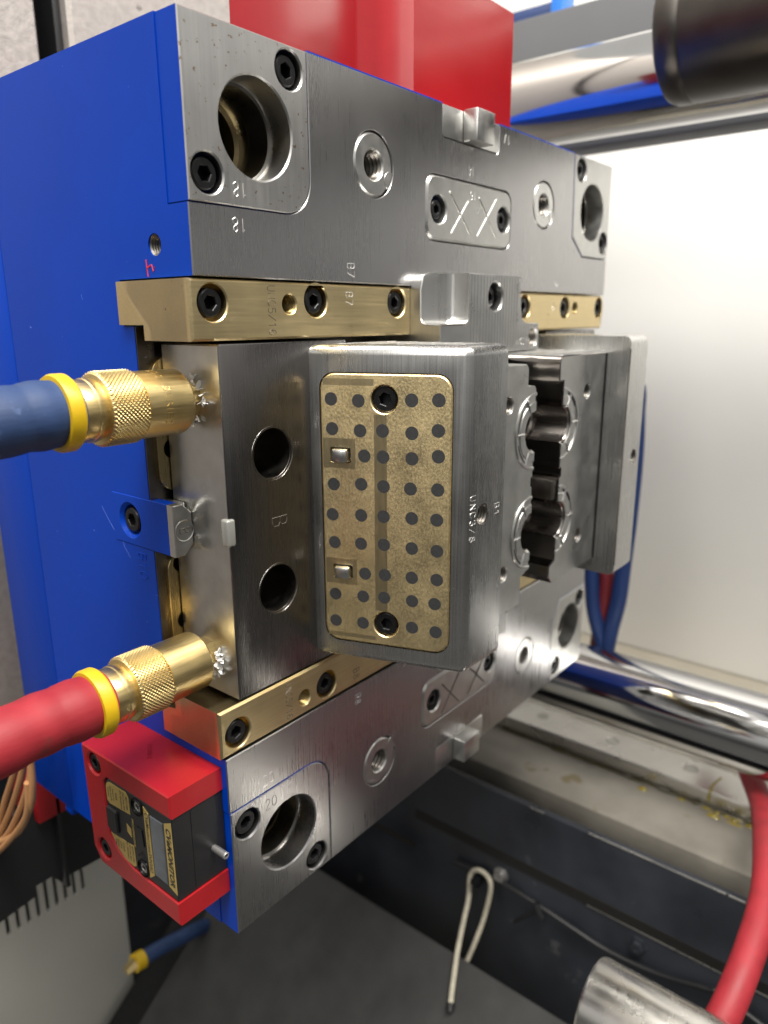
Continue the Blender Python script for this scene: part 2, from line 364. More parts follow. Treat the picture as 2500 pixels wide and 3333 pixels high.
def thread(r, depth, F, u, v, mt, parent, w0=.6, pitch=1.3):
    mb = MB(); pr = []; d = w0
    while d < depth: pr += [(r, d), (r * .86, d + pitch * .5)]; d += pitch
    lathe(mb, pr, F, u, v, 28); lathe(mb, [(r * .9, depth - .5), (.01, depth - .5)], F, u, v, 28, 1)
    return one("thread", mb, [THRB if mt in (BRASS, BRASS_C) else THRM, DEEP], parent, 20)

# ================================================================== the mould half
mold = thing("mold_half", (204, 100, 0), "blue painted steel injection mould half filling the middle of the picture", "mold")
# body: one solid with the slide channel, painted blue
mb = MB()
prism(mb, [(13.5, 0), (161.5, 0), (161.5, 420), (13.5, 420), (13.5, 323.5), (53, 323.5), (53, 303.5), (45, 303.5), (45, 116.5), (46.5, 116.5), (46.5, 101.5), (13.5, 101.5)], [], FX, 0, 408)
body = mb.mesh("mold_body", [BLUE])
cuts = [cylcut(FY, u, v, 19.6, 10, 130) for u, v in ((37.6, 383.5), (375.5, 383), (38.6, 38.5), (379.5, 42))]
cuts += [cylcut(FX, 24.5, 336.6, 4.6, -5, 18, 24)]
mbc = MB(); prism(mbc, rrect(27, 77, 198.2, 223.4, .8, 2), [], FX, -3, 10); cuts.append(mbc.mesh("cut", [BLUE]))
body = boolean(body, cuts); link("mold_body", body, mold)
thread(4.5, 16, FX, 24.5, 336.6, STEEL_I, mold, .8)
box("clamp_plate", (0, 408, 162.3, 212, -2, 420), BLUE, mold, .9)
box("clamp_rib", (0.4, 408, 166, 176, -9, -2.2), BLUE, mold, 2.5)
box("spacer_block", (3, 40, 224, 262, -44, 30), RED, mold, 1.)

# the ground front faces above and below the channel
ui = [(0, 323.5), (408, 323.5), (408, 350.4), (362, 350.4), (343.5, 363), (340.5, 420)] + [(235.4, 420), (235.4, 405.5), (233, 403), (176.5, 403), (174, 405.5), (174, 420)] + [(69, 420), (69, 367.5)] + arc(53, 367.5, 16, 0, -90, 8)[1:] + [(0, 351.3)]
mb = MB()
prism(mb, ui, [circle(114.7, 380.5, 15.6, 48), circle(297, 380.5, 15.4, 48), rrect(158.8, 252.6, 348.2, 383.6, 8)], FY, 0, 13.5, ch=.45, hch=.35, m=(0, 1, 0), om=0)
one("front_face", mb, [STEEL, BLUE], mold)
li = [(0, 0 + 71.8)] + [(53, 71.8 - .5)] + arc(54.5, 55, 16.2, 90, 0, 8) + [(70.7, 0), (176, 0), (176, 18), (178, 20), (236, 20), (238, 18), (238, 0), (346, 0), (346, 55), (360, 73.4), (408, 73.4), (408, 101.5), (0, 101.5)]
mb = MB()
prism(mb, li, [circle(115.6, 42, 15.6, 48), circle(299, 43.2, 15.4, 48), rrect(159.4, 254.2, 41.2, 75.5, 8)], FY, 0, 13.5, ch=.45, hch=.35, m=(0, 1, 0), om=0)
one("front_face", mb, [STEEL, BLUE], mold)

for fo in [q for q in bpy.data.objects if q.name.startswith("front_face")]:
    for pg in fo.data.polygons:            # paint only on the outside of the mould, bare steel in the pockets
        c_ = pg.center * 1000
        if pg.material_index == 1 and .6 < c_.x < 407.4 and .6 < c_.z < 419.4: pg.material_index = 0
for a_, b_ in ((69.2, 173.8), (235.6, 340.2)):
    box("paint_line", (a_, b_, .12, 3, 419.4, 420.35), BLUE, mold, 0)
def retainer(outline, bore, bolts, spins, mt):
    mb = MB(); prism(mb, outline, [circle(*bore, 20, 56)] + [circle(u, v, 7.9, 32) for u, v in bolts], FY, -.25, 13.5, ch=.5, hch=.7, m=(0, 1, 0), om=0)
    o = one("bushing_retainer", mb, [mt, BLUE], mold)
    for (u, v), s in zip(bolts, spins): bolt(B64, (u, 1.6, v), RY, o, s)
    mb = MB(); lathe(mb, [(20, 13.4), (18.6, 13.6), (18.6, 26), (19.3, 27), (19.3, 34)], FY, *bore, 56); one("bushing", mb, BUSH, o)
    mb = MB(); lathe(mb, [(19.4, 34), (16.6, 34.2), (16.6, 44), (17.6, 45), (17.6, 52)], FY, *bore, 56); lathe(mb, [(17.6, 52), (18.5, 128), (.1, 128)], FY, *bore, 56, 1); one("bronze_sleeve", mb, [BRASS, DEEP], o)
    return o
r1 = retainer([(.4, 351.9), (53, 351.9)] + arc(53, 367.3, 15.4, -90, 0, 8) + [(68.4, 419.6), (.4, 419.6)], (37.6, 383.5), [(57.4, 410), (10.2, 362.9)], (.2, .8), STEEL_RUST)
r2 = retainer([(341.2, 419.6), (344.1, 363.4), (362.3, 351), (407.6, 351), (407.6, 419.6)], (375.5, 383), [(353.4, 410.2), (399.3, 362.8)], (.5, .1), STEEL_I)
r3 = retainer([(.4, .4), (70, .4), (70, 55)] + arc(54.4, 55, 15.6, 0, 90, 8) + [(.4, 71.1)], (38.6, 38.5), [(10.7, 60.2), (58.5, 10.6)], (.4, .9), STEEL)
r4 = retainer([(346.6, .4), (407.6, .4), (407.6, 72.8), (360.3, 72.8), (346.6, 54.8)], (379.5, 42), [(399, 62.2), (357.5, 11.6)], (.2, .6), STEEL_I)
engrave("18", (26.4, -.25, 358.4), (-1, 0, 0), (0, 0, -1), 5.6, SCRATCH, r1, .25)
engrave("18", (25.4, 0, 344.6), (-1, 0, 0), (0, 0, -1), 5.6, SCRATCH, mold, .25)
engrave("20", (25.6, 0, 78), (1, 0, 0), (0, 0, 1), 6, SCRATCH, mold, .2)
engrave("20", (26.5, -.25, 63.7), (1, 0, 0), (0, 0, 1), 6, SHADEMARK, r3, .2)
for x, z, t, k in ((114.7, 380.5, 0, 1), (297, 380.5, 1, 1), (115.6, 42, 0, 0), (299, 43.2, 1, 0)):
    mb = MB(); prism(mb, circle(x, z, 15.2, 56), [circle(x, z, 6.9, 32)], FY, .15, 12, ch=1.3, hch=.9)
    o = one("threaded_insert", mb, STEEL_B if t else STEEL_I, mold)
    thread(6.8, 13.2, FY, x, z, STEEL_I, o, 1.2, 2.6)
    mb = MB(); lathe(mb, [(4.2, -.05), (4.6, .35), (.01, .4)], FY, x + 12.6, z - (6 if k else -7), 16); one("lock_dimple", mb, STEEL_I, o)
for x0, x1, z0, z1, bs, xs in ((159.3, 252.1, 348.7, 383.1, ((171, 365.4), (242.5, 366)), ((181.5, 375.7, 203.4, 354.7), (200.9, 372.5, 183.5, 353.5), (212.7, 375.8, 233.4, 354.8), (233, 377, 211.8, 354.2))),
                         (159.9, 253.7, 41.7, 75, ((172.6, 58.8), (243.9, 59.3)), ((181.7, 66.9, 202.9, 45.2), (202.1, 67.5, 181.2, 44.8), (215.2, 66.5, 236.3, 46.5), (235.5, 67.5, 214, 45.5)))):
    mb = MB(); prism(mb, rrect(x0, x1, z0, z1, 7.6), [circle(u, v, 7.6, 28) for u, v in bs], FY, -.6, 13, ch=1.4, hch=.8)
    o = one("wear_pad", mb, STEEL_I, mold)
    for u, v in bs: bolt(B50, (u, 1.2, v), RY, o, rnd.random())
    mb = MB()
    for a, b, c_, d in xs: tube(mb, [(a, -.6, b), (c_, -.6, d)], .55, 6)
    one("crossed_groove", mb, SHADEMARK if z0 < 100 else STEEL_I, o)
    if z0 > 100:
        engrave("16", (206, -.6, 376), (-1, 0, 0), (0, 0, -1), 4.6, SCRATCH, o, .16)
engrave("16", (204.6, 0, 389.8), (-1, 0, 0), (0, 0, -1), 5, SCRATCH, mold, .16)
engrave("17", (244.4, 0, 413), (-1, 0, 0), (0, 0, -1), 5, SCRATCH, mold, .16)
engrave("B7", (96, 0, 329.6), (0, 0, -1), (1, 0, 0), 5.2, SCRATCH, mold, .2)
engrave("B8", (96.3, 0, 92.9), (0, 0, -1), (1, 0, 0), 5.2, SCRATCH, mold, .2)
engrave("A5", (322, 0, 331), (0, 0, -1), (1, 0, 0), 5, SCRATCH, mold, .18)
for z0, z1, mt in ((403.5, 419.8, STEEL_I), (.2, 19.6, STEEL_I)):
    lo, hi = (174.5, 235) if z0 > 100 else (176.5, 237.6)
    o = box("lock_base", (lo, hi, .1, 13, z0, z1), mt, mold, .5)
    box("lock_key", ((194.5, 213.6) if z0 > 100 else (197.2, 217.6)) + (-10, 0, z0 - .2 if z0 > 100 else 2, z1 + .8 if z0 > 100 else 18.6), mt, o, 1.1, 2)

# gibs
def gib(x0, x1, up, bolts, taps, label=None):
    za, zb = (297.4, 322.6) if up else (102.4, 127.2)
    mb = MB()
    prism(mb, [(x0, za), (x1, za), (x1, zb), (x0, zb)], [circle(u, v, 7.7, 32) for u, v in bolts] + [circle(u, v, 4.3, 24) for u, v in taps], FY, .3, 11, ch=1.1, hch=.6, back=False)
    L = [(11, 297.4), (11, 322.6), (52.6, 322.6), (52.6, 304), (34, 304), (34, 297.4)] if up else [(11, 102.4), (46, 102.4), (46, 116.2), (34.6, 118.4), (34.6, 127.2), (11, 127.2)]
    prism(mb, L, [], FX, x0, x1, back=True)
    o = one("gib", mb, BRASS, mold)
    for u, v in bolts: bolt(B72, (u, 1.8, v), RY, o, rnd.random())
    for u, v in taps: thread(4.3, 10.5, FY, u, v, BRASS, o, 1., 1.5)
    return o
g = gib(-2.3, 146, True, [(9.2, 313), (70.9, 314.6), (133.6, 314.5)], [(53.3, 312.8)])
engrave("UNC5/16", (42.2, .3, 310), (0, 0, -1), (1, 0, 0), 4.4, SHADEMARK, g, .17, .72)
engrave("B7", (94.8, .3, 316), (0, 0, -1), (1, 0, 0), 5, SCRATCH, g, .17)
g = gib(262, 407.5, True, [(277, 313.4), (338.6, 313), (400.5, 313.2)], [(355.9, 313)])
engrave("A5", (320, .3, 314), (0, 0, -1), (1, 0, 0), 5, SCRATCH, g, .17)
g = gib(-2.3, 146, False, [(8.6, 112.5), (71.1, 112.5), (134, 112.5)], [(54, 111.8)])
engrave("UNC5/16", (42.6, .3, 115), (0, 0, -1), (1, 0, 0), 4.2, SHADEMARK, g, .17, .72)
engrave("B8", (95.5, .3, 109.4), (0, 0, -1), (1, 0, 0), 5, SHADEMARK, g, .17)
gib(240, 407.5, False, [(277, 112.5), (338.6, 112.5)], [])

# bronze wear strip on the channel floor, seen as a thin bright edge left of the slide
mb = MB()
prism(mb, rrect(4.4, 140, 226.5, 290, 9, 5), [circle(12.5, 247, 4.6, 20), circle(12.5, 270, 4.6, 20)], FY, 41.2, 44.8, ch=.3)
o = one("wear_strip", mb, BRASS_M, mold)
mb = MB(); prism(mb, rrect(4.4, 140, 134, 196, 9, 5), [circle(12.5, 190, 4.6, 20), circle(12.5, 160, 4.6, 20)], FY, 41.2, 44.8, ch=.3)
one("wear_strip", mb, BRASS_M, mold)
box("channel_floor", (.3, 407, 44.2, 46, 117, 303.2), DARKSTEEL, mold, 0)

# slide stop lug marked B, half painted
mb = MB()
prism(mb, [(4.1, 0), (50, 0), (50, 25), (4.1, 25)], [circle(35.6, 12.3, 7.6, 32)], (Vector((0, 27, 198.4)), Vector((0, 1, 0)), Vector((0, 0, 1)), Vector((1, 0, 0))), -.3, 5, ch=.25, hch=1.7, back=False)
mb2 = MB()
prism(mb2, [(-.3, 198.4), (5, 198.4), (10, 203.3), (10, 218.6), (5, 223.4), (-.3, 223.4)], [], FY, 26.4, 31, ch=.5)
lug = one("stop_lug", mb, BLUE, mold); one("lug_tip", mb2, STEEL_I, lug)
box("lug_core", (5.05, 9.6, 31.05, 76.6, 198.9, 222.9), STEEL_I, lug, .4)
bolt(B64, (.6, 62.6, 210.7), RX_, lug, .3)
mb = MB(); lathe(mb, [(4.7, 26.35), (5.1, 26.1), (5.1, 26.5)], FY, 5.2, 210.6, 36); one("stamp_ring", mb, STEEL_B, lug)
engrave("B", (5.2, 26.35, 210.6), (0, 0, -1), (1, 0, 0), 5.2, SHADEMARK, lug, .22)
engrave("B10", (0, 55, 188.6), (0, 0, -1), (0, -1, 0), 6.5, BLUE, mold, .3)
# red marker scrawl on the blue side
mb = MB()
for st in ([(31.5, 331), (30.7, 324)], [(31.2, 327.5), (28.6, 328.5)], [(27.8, 329), (26.6, 325.8), (25.8, 328)]): tube(mb, [(-.02, a, b) for a, b in st], .32, 5)
one("marker_scrawl", mb, REDMARK, mold)

mb = MB(); r3 = random.Random(11)
for k in range(26):
    y, z = r3.uniform(20, 155), r3.uniform(135, 400); a = r3.uniform(0, 6.3); L = r3.choice((.5, .6, .8, 1.2, 2.5, 5))
    tube(mb, [(-.01, y, z), (-.01, y + cos(a) * L * .5 + .1, z + sin(a) * L * .5), (-.01, y + cos(a + .2) * L, z + sin(a + .2) * L)], r3.uniform(.05, .13), 4)
for pts in ([(88, 214), (84, 209), (78.5, 203)], [(72, 199.5), (70, 195), (66, 190.5)], [(64.5, 204), (62.5, 200.5), (61, 198)]): tube(mb, [(-.01, a, b) for a, b in pts], .07, 4)
one("paint_scratch", mb, PALEBLUE, mold)

# heel lock blocks between the gibs
def lock(up):
    f = (lambda z: z) if up else (lambda z: 424.3 - z)
    if up: ol = [(146, 285.6), (260.4, 285.6), (258.8, 302.6), (243, 302.8)] + arc(243.5, 311.5, 8.5, 265, 190, 6) + [(232.8, 330.6)] + [(155, 330.6)] + arc(155, 321.8, 9, 90, 180, 6)
    else: ol = [(146, 285.6), (234, 285.6), (232.8, 330.6), (155, 330.6)] + arc(155, 321.8, 9, 90, 180, 6)
    ol = [(a, f(b)) for a, b in ol]; mb = MB()
    hl = [circle(203.3, f(318.3), 8, 36)] + ([circle(251.8, 293.8, 5.6, 28)] if up else [])
    prism(mb, ol, hl, FY, -20, 44, ch=.4, hch=.9, m=(1, 0, 0))
    me = mb.mesh("heel_lock", [STEEL_B, RIB])
    if up:
        bm = boxbm(120, 173.6, -60, -6.5, 302.5, 360, 4.5, 5); me = boolean(me, [bmmesh(bm, "cut", [STEEL_B, RIB])])
    o = link("heel_lock", me, mold)
    if up:
        mb = MB(); tube(mb, [(173.6, -20, 330.4), (173.6, -20, 307)] + [(169.1 + 4.5 * cos(radians(t)), -20, 307 + 4.5 * sin(radians(t))) for t in (-15, -30, -45, -60, -75, -90)] + [(146.2, -20, 302.5)], .5, 6)
        tube(mb, [(146.2, -20, 302.5), (146.1, -11, 302.5), (146.1, -7.8, 303.8), (146.1, -6.5, 307), (146.1, -6.5, 321.5), (148.5, -6.5, 328.3), (155, -6.5, 330.6), (173.4, -6.5, 330.6)], .45, 6)
        one("pocket_rim_highlight", mb, RIMB, o)  # thin bright tubes put in as highlights along the pocket edges
    bolt(B64, (203.3, -15.5, f(318.3)), RY, o, .2)
    mb = MB(); x = 176.4
    while x < (258 if up else 232):
        zt = 330 if x < 232 else 302; zb = 287
        cuts_ = sorted((zc - math.sqrt(r_ * r_ - (x - xc) ** 2), zc + math.sqrt(r_ * r_ - (x - xc) ** 2)) for xc, zc, r_ in ((203.3, 318.3, 9.2), (251.8, 293.8, 6.8)) if abs(x - xc) < r_)
        lo_ = zb
        for c0, c1 in cuts_ + [(zt, zt)]:
            if c0 - lo_ > .6: tube(mb, [(x, -20, f(lo_)), (x, -20, f(c0))], .16, 4)
            lo_ = c1
        x += 3.3 + rnd.uniform(-.25, .25)
    one("milling_ridge", mb, RIBLINE, o)
    if up:
        thread(5.5, 20, (Vector((0, -20, 0)), FY[1], FY[2], FY[3]), 251.8, 293.8, STEEL_I, o, 1., 1.8)
        engrave("UNC3/8", (238, -20, 291.6), (1, 0, 0), (0, 0, 1), 4.2, STEEL_I, o, .2, .76)
lock(True); lock(False)

# ================================================================== near slide
sl = thing("slide", (67, 20, 128), "near steel slide with the bronze wear plate and a B on its dark face", "mold slide")
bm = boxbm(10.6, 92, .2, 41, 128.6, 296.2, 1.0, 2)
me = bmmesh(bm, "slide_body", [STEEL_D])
me = boolean(me, [cylcut(FY, 38.8, 245.3, 12, -4, 50, 56), cylcut(FY, 38.6, 178.2, 12, -4, 50, 56)])
link("slide_body", me, sl)
mb = MB(); prism(mb, [(.8, 129.6), (40.4, 129.6), (40.4, 295.2), (.8, 295.2)], [], FX, 10.35, 10.7)
one("back_face", mb, STEEL_I, sl)
for z in (245.3, 178.2):
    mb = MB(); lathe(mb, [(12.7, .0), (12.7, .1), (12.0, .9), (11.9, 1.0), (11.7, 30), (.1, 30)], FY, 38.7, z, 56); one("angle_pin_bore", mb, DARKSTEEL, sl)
    mb = MB(); lathe(mb, [(11.9, 1.3), (12.95, .12), (13.0, .25)], FY, 38.7, z, 56); one("bore_rim", mb, RIMB, sl)
engrave("B", (41.2, .15, 212), (0, 0, -1), (1, 0, 0), 9.5, SHADEMARK, sl, .28)
box("edge_stop", (8.6, 13.4, -1.2, 4.2, 206.4, 219.2), CLEAR, sl, 1.2, 3)

def headmesh(mirror, name, recess):
    fx = lambda x: x
    bm = bmesh.new(); z0, z1 = 133.2, 294.4
    pts = [(64.5, 20), (64.5, 0), (91.8, -75), (124, -75), (124, 20)]
    lo = [bm.verts.new((fx(a), b, z0)) for a, b in pts]; hi = [bm.verts.new((fx(a), b, z1)) for a, b in pts]
    n = len(pts); bm.faces.new(lo); bm.faces.new(hi[::-1])
    for i in range(n): bm.faces.new((lo[i], lo[(i + 1) % n], hi[(i + 1) % n], hi[i]))
    bmesh.ops.recalc_face_normals(bm, faces=bm.faces)
    ridge = [e_ for e_ in bm.edges if all(abs(q.co.y + 75) < .1 and abs(q.co.x - 91.8) < .1 for q in e_.verts)]
    bmesh.ops.bevel(bm, geom=ridge, offset=3.2, segments=5, profile=.5, affect='EDGES', clamp_overlap=True)
    ends = []
    for e_ in bm.edges:
        a, b = [q.co for q in e_.verts]
        if abs(a.z - b.z) > 1e-3: continue
        if any(abs(a[k] - v) < .05 and abs(b[k] - v) < .05 for k, v in ((0, 124), (1, 20), (0, 64.5))): continue
        ends.append(e_)
    bmesh.ops.bevel(bm, geom=ends, offset=7.2, segments=7, profile=.5, affect='EDGES', clamp_overlap=True)
    me = bmmesh(bm, name, [STEEL_H])
    if recess:
        c1 = MB(); prism(c1, rrect(4.9, 71.7, 143.2, 281.8, 8, 6), [], FI, -20, 5)
        me = boolean(me, [c1.mesh("cut", [STEEL_H]), cylcut(FY, 104.5, 214.3, 5.3, -90, -50, 32)])
    else:
        me = boolean(me, [cylcut(FY, 104.4, 214.3, 5.0, -90, -50, 28)])
        bm = bmesh.new(); bm.from_mesh(me)
        for v in bm.verts: v.co.x = .404 - v.co.x
        bmesh.ops.reverse_faces(bm, faces=bm.faces); bm.to_mesh(me); bm.free(); finish(me)
    return me
hd = link("slide_head", headmesh(False, "slide_head", True), sl)
thread(5.2, 22, (Vector((0, -75, 0)), FY[1], FY[2], FY[3]), 104.5, 214.3, STEEL_I, hd, .8, 1.6)
engrave("UNC3/8", (95.6, -75, 213.6), (0, 0, -1), (1, 0, 0), 4.7, SCRATCH, hd, .2, .86)
engrave("B1", (117.6, -75, 214.2), (0, 0, -1), (1, 0, 0), 4.8, SCRATCH, hd, .18, .8)
# milled relief lines on top of the head
mb = MB()
for yy in (-8, -22, -36, -50, -62):
    xl = 64.5 - yy * .364 + 9
    tube(mb, [(xl, yy, 294.4), (122, yy, 294.4)], .3, 5)
for xx in (96, 106, 115): tube(mb, [(xx, -62 if xx > 92 else -40, 294.4), (xx, -8, 294.4)], .3, 5)
one("milled_line", mb, SCRATCH, hd)

# bronze wear plate with graphite plugs
mb = MB()
stops = [(10.0, 20.9, 237.9, 245.6), (10.1, 20.9, 178.0, 185.3)]
BH = [(38.2, 269.4), (38.5, 155.4)]
prism(mb, rrect(5.4, 71.2, 143.7, 281.3, 7.6, 6), [circle(u, v, 6.7, 36) for u, v in BH] + [rrect(a, b, c_, d, .8, 2) for a, b, c_, d in stops], FI, -.35, 4.8, ch=.8, hch=.5)
wp = one("wear_plate", mb, BRASS_W, sl)
wp["label"] = "bronze wear plate dotted with graphite plugs"
mb = MB(); prism(mb, circle(0, 0, 3.25, 28), [], (Vector((0, 0, 0)), Vector((1, 0, 0)), Vector((0, 1, 0)), Vector((0, 0, -1))), 0, 2, ch=0)
PLUG = mb.mesh("graphite_plug", GRAPH)
dots = [[(11.1, 268.9), (11.4, 254.5), (11.6, 226.9), (10.6, 211.3), (11.4, 196.8), (11.2, 169.0), (11.1, 154.3)],
 [(25.2, 268.4), (25.9, 254.1), (27.9, 241.9), (26.1, 227.8), (25.9, 212.0), (25.6, 197.3), (27.6, 181.7), (26.4, 169.3), (26.1, 154.7)],
 [(37.3, 254.5), (37.5, 241.9), (37.7, 227.4), (37.6, 212.3), (37.7, 197.9), (38.1, 182.1), (37.7, 170.0)],
 [(51.7, 269.4), (51.9, 254.0), (52.0, 241.9), (51.3, 227.2), (52.0, 212.6), (52.1, 197.4), (52.2, 182.2), (52.4, 169.9), (52.4, 155.7)],
 [(64.8, 269.8), (64.7, 255.7), (64.9, 243.6), (64.8, 227.6), (64.5, 212.8), (64.8, 197.2), (64.9, 182.5), (64.0, 169.8), (64.7, 154.9)]]
def fi(u, v, w_): return FI[0] + FI[1] * u + FI[2] * v + FI[3] * w_
for c_ in dots:
    for u, v in c_: link("graphite_plug", PLUG, wp, Matrix.Translation(fi(u, v, -.385) * S) @ RI @ Matrix.Rotation(rnd.random() * 6, 4, 'Z'))
for u, v in BH: bolt(B50 if 0 else bolt_mesh(5.9), fi(u, v, .6), RI, wp, rnd.random())
for a, b, c_, d in stops:
    bm = boxbm(0, 8.2, 0, d - c_ - 1.2, 0, 8, 1.0, 2)
    me = bmmesh(bm, "stop_key", STEEL_B)
    Mx = Matrix((FI[1], FI[2], -FI[3])).transposed().to_4x4(); Mx.translation = fi(a + 1.6, c_ + .5, 4.6) * S
    link("stop_key", me, wp, Mx)
# worn stripe down the middle and round the keys: thin buffed flats
mb = MB()
for a, b, c_, d in ((33, 39.4, 162.6, 262.2), (6.4, 23.2, 235.2, 250), (6.4, 23.2, 175, 188.5), (7, 33, 275.6, 278.8), (7, 33, 146.0, 148.2)):
    cut_holes = []
    prism(mb, [(a, c_), (b, c_), (b, d), (a, d)], [circle(u, v, 3.6, 20) for q in dots for u, v in q if a + 3.6 < u < b - 3.6 and c_ < v < d] + [rrect(*st, .8, 2) for st in stops if a < st[0] and b > st[1] and c_ < st[2] and d > st[3]], FI, -.36, -.2)
one("buffed_flat", mb, BUFF, wp)

# near cavity block
def rings(parent, cx, side):
    a0, a1 = (90, 270) if side < 0 else (-90, 90)
    for zc in (243.4, 183.5):
        mb = MB()
        prism(mb, arc(cx, zc, 22.3, a0, a1, 28) + arc(cx, zc, 20.4, a1, a0, 28), [], FY, -59.7, -58.9, ch=.25)
        prism(mb, arc(cx, zc, 17.2, a0, a1, 28) + arc(cx, zc, 11.9, a1, a0, 28), [], FY, -59.5, -58.9, ch=.2)
        for k in range(3):
            t = radians(a0 + 30 + 60 * k); c2, s2 = cos(t), sin(t)
            tube(mb, [(cx + 13 * c2, -59.4, zc + 13 * s2), (cx + 20.8 * c2, -59.4, zc + 20.8 * s2)], .7, 6)
        one("ring_gate", mb, STEEL_B, parent)
        mb = MB()
        for k in range(2 if side < 0 else 1):
            b0 = a0 + (38 if side < 0 else 120) + 60 * k + (10 if side < 0 else 0)
            prism(mb, arc(cx, zc, 20.2, b0, b0 + 40, 10) + arc(cx, zc, 18.9, b0 + 40, b0, 10), [], FY, -59.25, -58.8)
        one("ring_slit", mb, BLACK, parent)
        mb = MB()
        for (yy, rr) in ((-33, 1.3), (-29, 1.7)):
            prof = [(11.2 - rr * 1.2, yy - rr), (10.0 - rr, yy), (11.2 - rr * 1.2, yy + rr), (11.6, yy + rr), (11.6, yy - rr)]
            lathe(mb, prof, FY, cx, zc, 24, a0=a0, a1=a1, close=True)
        lathe(mb, [(9.4, -27), (9.4, -3), (11.6, -3), (11.6, -27)], FY, cx, zc, 24, a0=a0, a1=a1, close=True)
        one("cavity_collar", mb, LINER, parent, 24)
        mb = MB(); lathe(mb, [(11.25, -58.3), (10.7, -57.6), (10.7, -36), (11.3, -35)], FY, cx, zc, 30, a0=a0, a1=a1); one("cavity_liner", mb, LINER, parent, 24)
def notch(cx, zc, side, r=11.3):   # going upwards in z
    return arc(cx, zc, r, 270, 90, 20) if side < 0 else arc(cx, zc, r, -90, 90, 20)
mb = MB()
ol = [(123.9, 141.2), (176, 141.2), (176, 157.6), (183.4, 160), (185, 160)] + notch(185, 183.5, -1) + [(185, 211), (183.2, 211.6), (183.2, 216.4), (185, 217)] + notch(185, 243.4, -1) + [(185, 267.6), (183.5, 269.4), (175.6, 270)] + arc(171.6, 277.8, 4, 0, 90, 5) + [(123.9, 281.8)]
prism(mb, ol, [circle(155, 260.8, 4.4, 24), circle(155, 165.6, 4.4, 24)], FY, -59, 20, ch=.5, hch=.6)
nb = one("cavity_block", mb, STEEL_I, sl)
for z in (260.8, 165.6): thread(4.3, 16, (Vector((0, -59, 0)), FY[1], FY[2], FY[3]), 155, z, STEEL_I, nb, .8, 1.6)
rings(nb, 185, -1)

# ================================================================== far slide
fs = thing("slide", (340, 20, 128), "far steel slide facing the gap, marked A1 beside its screw hole", "mold slide")
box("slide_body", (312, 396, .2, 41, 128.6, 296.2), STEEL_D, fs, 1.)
h2 = link("slide_head", headmesh(True, "slide_head", False), fs)
engrave("A1", (292.5, -75, 214), (0, 0, -1), (1, 0, 0), 4.4, SCRATCH, h2, .18)
thread(4.9, 20, (Vector((0, -75, 0)), FY[1], FY[2], FY[3]), 299.6, 214.3, DARKSTEEL, h2, .8, 1.6)
mb = MB()
ol = [(280.1, 142.6), (217, 142.6), (212.6, 147), (212.6, 154.4), (219.4, 157.2)] + notch(219.5, 183.5, 1) + [(219.5, 210.6), (222, 211.6), (222, 216), (219.5, 217)] + notch(219.5, 243.5, 1) + [(219.5, 269.6), (213.9, 269.6), (213.9, 280.4)] + arc(217.9, 280.4, 4, 180, 90, 5) + [(280.1, 284.4)]
prism(mb, ol, [circle(253.6, 261, 4.4, 24), circle(253.4, 166, 4.4, 24)], FY, -59, 20, ch=.6, hch=.6, m=(0, 1, 0))
fb = one("cavity_block", mb, [STEEL_I, CAVITY], fs)
for x, z in ((253.6, 261), (253.4, 166)): thread(4.3, 16, (Vector((0, -59, 0)), FY[1], FY[2], FY[3]), x, z, STEEL_I, fb, .8, 1.6)
rings(fb, 219.5, 1)
mb = MB()
prism(mb, rrect(221.5, 279.8, 145, 282, 6), [], FZ, 283.2, 284.6) if 0 else None
bm = boxbm(218.5, 280, -58.2, 10, 283.5, 285, .5); link("top_land", bmmesh(bm, "top_land", STEEL_B), fb)
mb = MB()
for xx in (232, 246, 260): tube(mb, [(xx, -55, 285), (xx, 5, 285)], .3, 5)
for yy in (-45, -30, -15): tube(mb, [(222, yy, 285), (276, yy, 285)], .3, 5)
one("milled_line", mb, SCRATCH, fb)
bm = boxbm(213.2, 219.2, -58, -8, 197.2, 209.8, .6); link("parting_pad", bmmesh(bm, "parting_pad", DARKSTEEL), fb)

mb = MB(); tube(mb, [(279.9, -59.2, 143.4), (279.9, -59.2, 283.6)], .75, 6); one("joint_shade_line", mb, BLACK, fb)  # black tube stands in for the shadow in the inner corner
mb = MB(); tube(mb, [(280.0, -75.0, 141), (280.0, -75.0, 286.6)], .42, 6); one("edge_line", mb, SHADEMARK, h2)  # dark tone of the chamfered edge put in as a thin line

